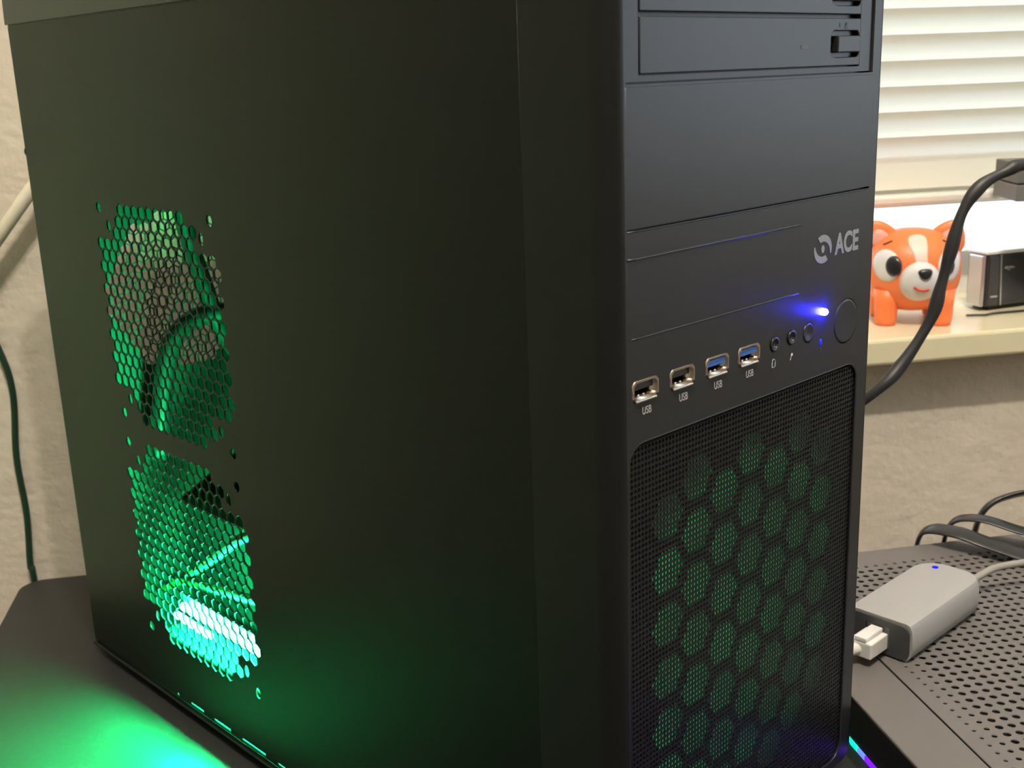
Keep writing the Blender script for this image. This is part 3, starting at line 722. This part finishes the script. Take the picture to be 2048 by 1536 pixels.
# ------------------------------------------------------------------ white network adapter on the second tower
AX, AY, AANG = 0.1985, 0.1600, radians(32.8)
ad = tag(empty('network_adapter', (AX, AY, TZ), AANG), 'white plastic network adapter with blue light on the perforated top', 'adapter')
AL, AW, AH = 0.0940, 0.0420, 0.0230
prof = []
for cx_, cy_, a0, r in ((AL - .016, -AW / 2 + .014, -pi / 2, .014), (AL - .018, AW / 2 - .016, 0, .016)):
    for k in range(9):
        a = a0 + pi / 2 * k / 8; prof.append((cx_ + r * cos(a), cy_ + r * sin(a)))
prof += [(0.0, AW / 2), (0.0, -AW / 2)]
bm = bmesh.new()
def ring(inset, z):
    out = []
    for x, y in prof:
        cx_, cy_ = AL / 2, 0; out.append(bm.verts.new((x - (inset if x > 0.02 else 0) * (1 if x > .03 else 0), y * (1 - inset / (AW / 2)), z)))
    return out
lv = [ring(0.0035, 0.0004), ring(0.0008, 0.004), ring(0.0, 0.009), ring(0.0008, AH - .0035), ring(0.0022, AH - .0008), ring(0.0042, AH)]
for a, b in zip(lv, lv[1:]):
    for k in range(len(a)): k2 = (k + 1) % len(a); bm.faces.new((a[k], a[k2], b[k2], b[k]))
bm.faces.new(lv[0][::-1]); bm.faces.new(lv[-1])
o = from_bm('shell', bm, 'adapter_white', ad, True); o.modifiers.new('edge', 'EDGE_SPLIT').split_angle = radians(38)
plate('end_face', [rrect(-AW / 2 + .0018, AW / 2 - .0018, 0.0012, AH - .0014, 0.005, 5)], [rect(-.0072, .0072, 0.0045, 0.0178)], 0.0012, lambda u, v, w: (-0.0012 + w, u, v), 'adapter_end_shade', ad)
lathe('indicator_light', [(0.0019, 0.0), (0.0019, 0.0003), (0.0, 0.0004)], 'led_blue_dot', ad, 16, Matrix.Translation((AL - .0135, 0.0075, AH)))
tube('cable', [(AL - .002, -0.008, 0.012), (AL + .012, -0.009, 0.0135), (AL + .030, -0.016, 0.0165), (AL + .060, -0.040, 0.0175), (AL + .084, -0.070, 0.012), (AL + .090, -0.090, -0.010), (AL + .090, -0.094, -0.12), (AL + .090, -0.094, -0.34)], lambda t: 0.0031 if t < .1 else 0.0023, 'cable_grey', ad, 10)
ncb = tag(empty('network_cable', (AX, AY, TZ), AANG), 'white network cable plugged into the adapter behind the black tower', 'cable')
bm = bmesh.new(); bm_box(bm, -0.020, -0.0013, -.0068, .0068, 0.0050, 0.0145); from_bm('plug', bm, 'plug_clear', ncb, bevel=0.0008)
bm = bmesh.new(); bm_box(bm, -0.020, -0.0015, -.0036, .0036, 0.0146, 0.0172); from_bm('latch', bm, 'plug_clear', ncb, bevel=0.0006)
tube('cord', [(-.018, 0.0015, .0095), (-.026, 0.006, .009), (-.034, 0.016, .0075), (-.040, 0.026, .003), (-.0440, 0.032, -.010), (-.0440, 0.032, -.030), (-.0440, 0.032, -.058)], 0.0035, 'cable_white', ncb, 10)

# flat black cables lying at the back of the second tower
def flatc(pts, label, w_=0.0075, h_=0.0016):
    o = tube('flat_cable', pts, 0.003, 'cable_flat', None, 14, flat=(w_, h_), side0=(0.62, 0.78, 0)); tag(o, label, 'cable', None); return o
flatc([(0.300, 0.2995, 0.040), (0.306, 0.298, 0.0617), (0.318, 0.280, 0.0672), (0.334, 0.262, 0.0637), (0.350, 0.243, 0.0610), (0.372, 0.222, 0.0607), (0.392, 0.210, 0.0500), (0.399, 0.206, 0.020), (0.400, 0.205, -0.10), (0.400, 0.205, -0.30)], 'glossy flat black cable crossing the perforated top, nearest the adapter')
flatc([(0.322, 0.3010, 0.040), (0.328, 0.300, 0.0647), (0.342, 0.288, 0.0712), (0.362, 0.270, 0.0672), (0.385, 0.25, 0.0642), (0.402, 0.243, 0.0500), (0.408, 0.240, 0.015), (0.409, 0.240, -0.10), (0.409, 0.240, -0.30)], 'glossy flat black cable arching over the back edge, behind the nearest one')
flatc([(0.352, 0.3120, 0.035), (0.358, 0.3110, 0.0637), (0.374, 0.3095, 0.0752), (0.400, 0.304, 0.0772), (0.418, 0.299, 0.055), (0.424, 0.297, 0.015), (0.425, 0.297, -0.10), (0.425, 0.297, -0.30)], 'black cable hump at the back right of the perforated top', 0.010, 0.0022)

# thick black cable rising from behind the tower to the upper right
cbl = tube('power_cable', [(0.135, 0.405, -0.0035), (0.170, 0.370, 0.045), (0.215, 0.330, 0.115), (0.2625, 0.300, 0.1640), (0.2840, 0.300, 0.1840), (0.3025, 0.300, 0.2130), (0.3085, 0.300, 0.2350), (0.3140, 0.300, 0.2580), (0.3205, 0.300, 0.2825), (0.3325, 0.300, 0.2990), (0.3500, 0.300, 0.3075), (0.3640, 0.300, 0.3112), (0.42, 0.30, 0.312), (0.50, 0.30, 0.27), (0.54, 0.30, 0.10), (0.55, 0.30, -0.40), (0.55, 0.30, FLOOR_Z + .0041)],
           lambda t: 0.0040 + 0.0006 * sin(t * 60), 'cable_black', None, 12)
tag(cbl, 'thick black cable rising in front of the toy to the upper right', 'cable')

# ------------------------------------------------------------------ left side: cord on the wall and pale rod
wc = tube('wall_cord', [(-0.420, 0.5610, 0.42), (-0.372, 0.5610, 0.27), (-0.3475, 0.5610, 0.190), (-0.3405, 0.5610, 0.150), (-0.3452, 0.5610, 0.095), (-0.3440, 0.5600, 0.045), (-0.3470, 0.5590, 0.0), (-0.3455, 0.5590, -0.03), (-0.345, 0.559, -0.30), (-0.345, 0.559, FLOOR_Z + .003)], 0.0026, 'cable_green', None, 10)
tag(wc, 'dark green cord hanging down the wall behind the desk', 'cord')
rd = empty('leaning_rod', (-0.62, 0.545, FLOOR_Z))
tag(rd, 'pale beige rod leaning diagonally against the wall behind the tower', 'rod')
pA, pB = Vector((-0.3325, 0.545, 0.2705)), Vector((-0.3005, 0.545, 0.3090)); dr = (pB - pA).normalized()
base = pA + dr * ((FLOOR_Z + .003 - pA.z) / dr.z)
rd.location = (base.x, base.y, FLOOR_Z)
bm = bmesh.new(); top = pB + dr * 0.10
bm_tube(bm, [base - Vector(rd.location), pA - Vector(rd.location), top - Vector(rd.location)], 0.0052, 14)
from_bm('shaft', bm, 'rod_beige', rd, True)
bm = bmesh.new(); bm_tube(bm, [top - Vector(rd.location) - dr * .012, top - Vector(rd.location) + dr * .004], 0.0068, 14)
from_bm('end_cap', bm, 'rod_beige', rd, True)
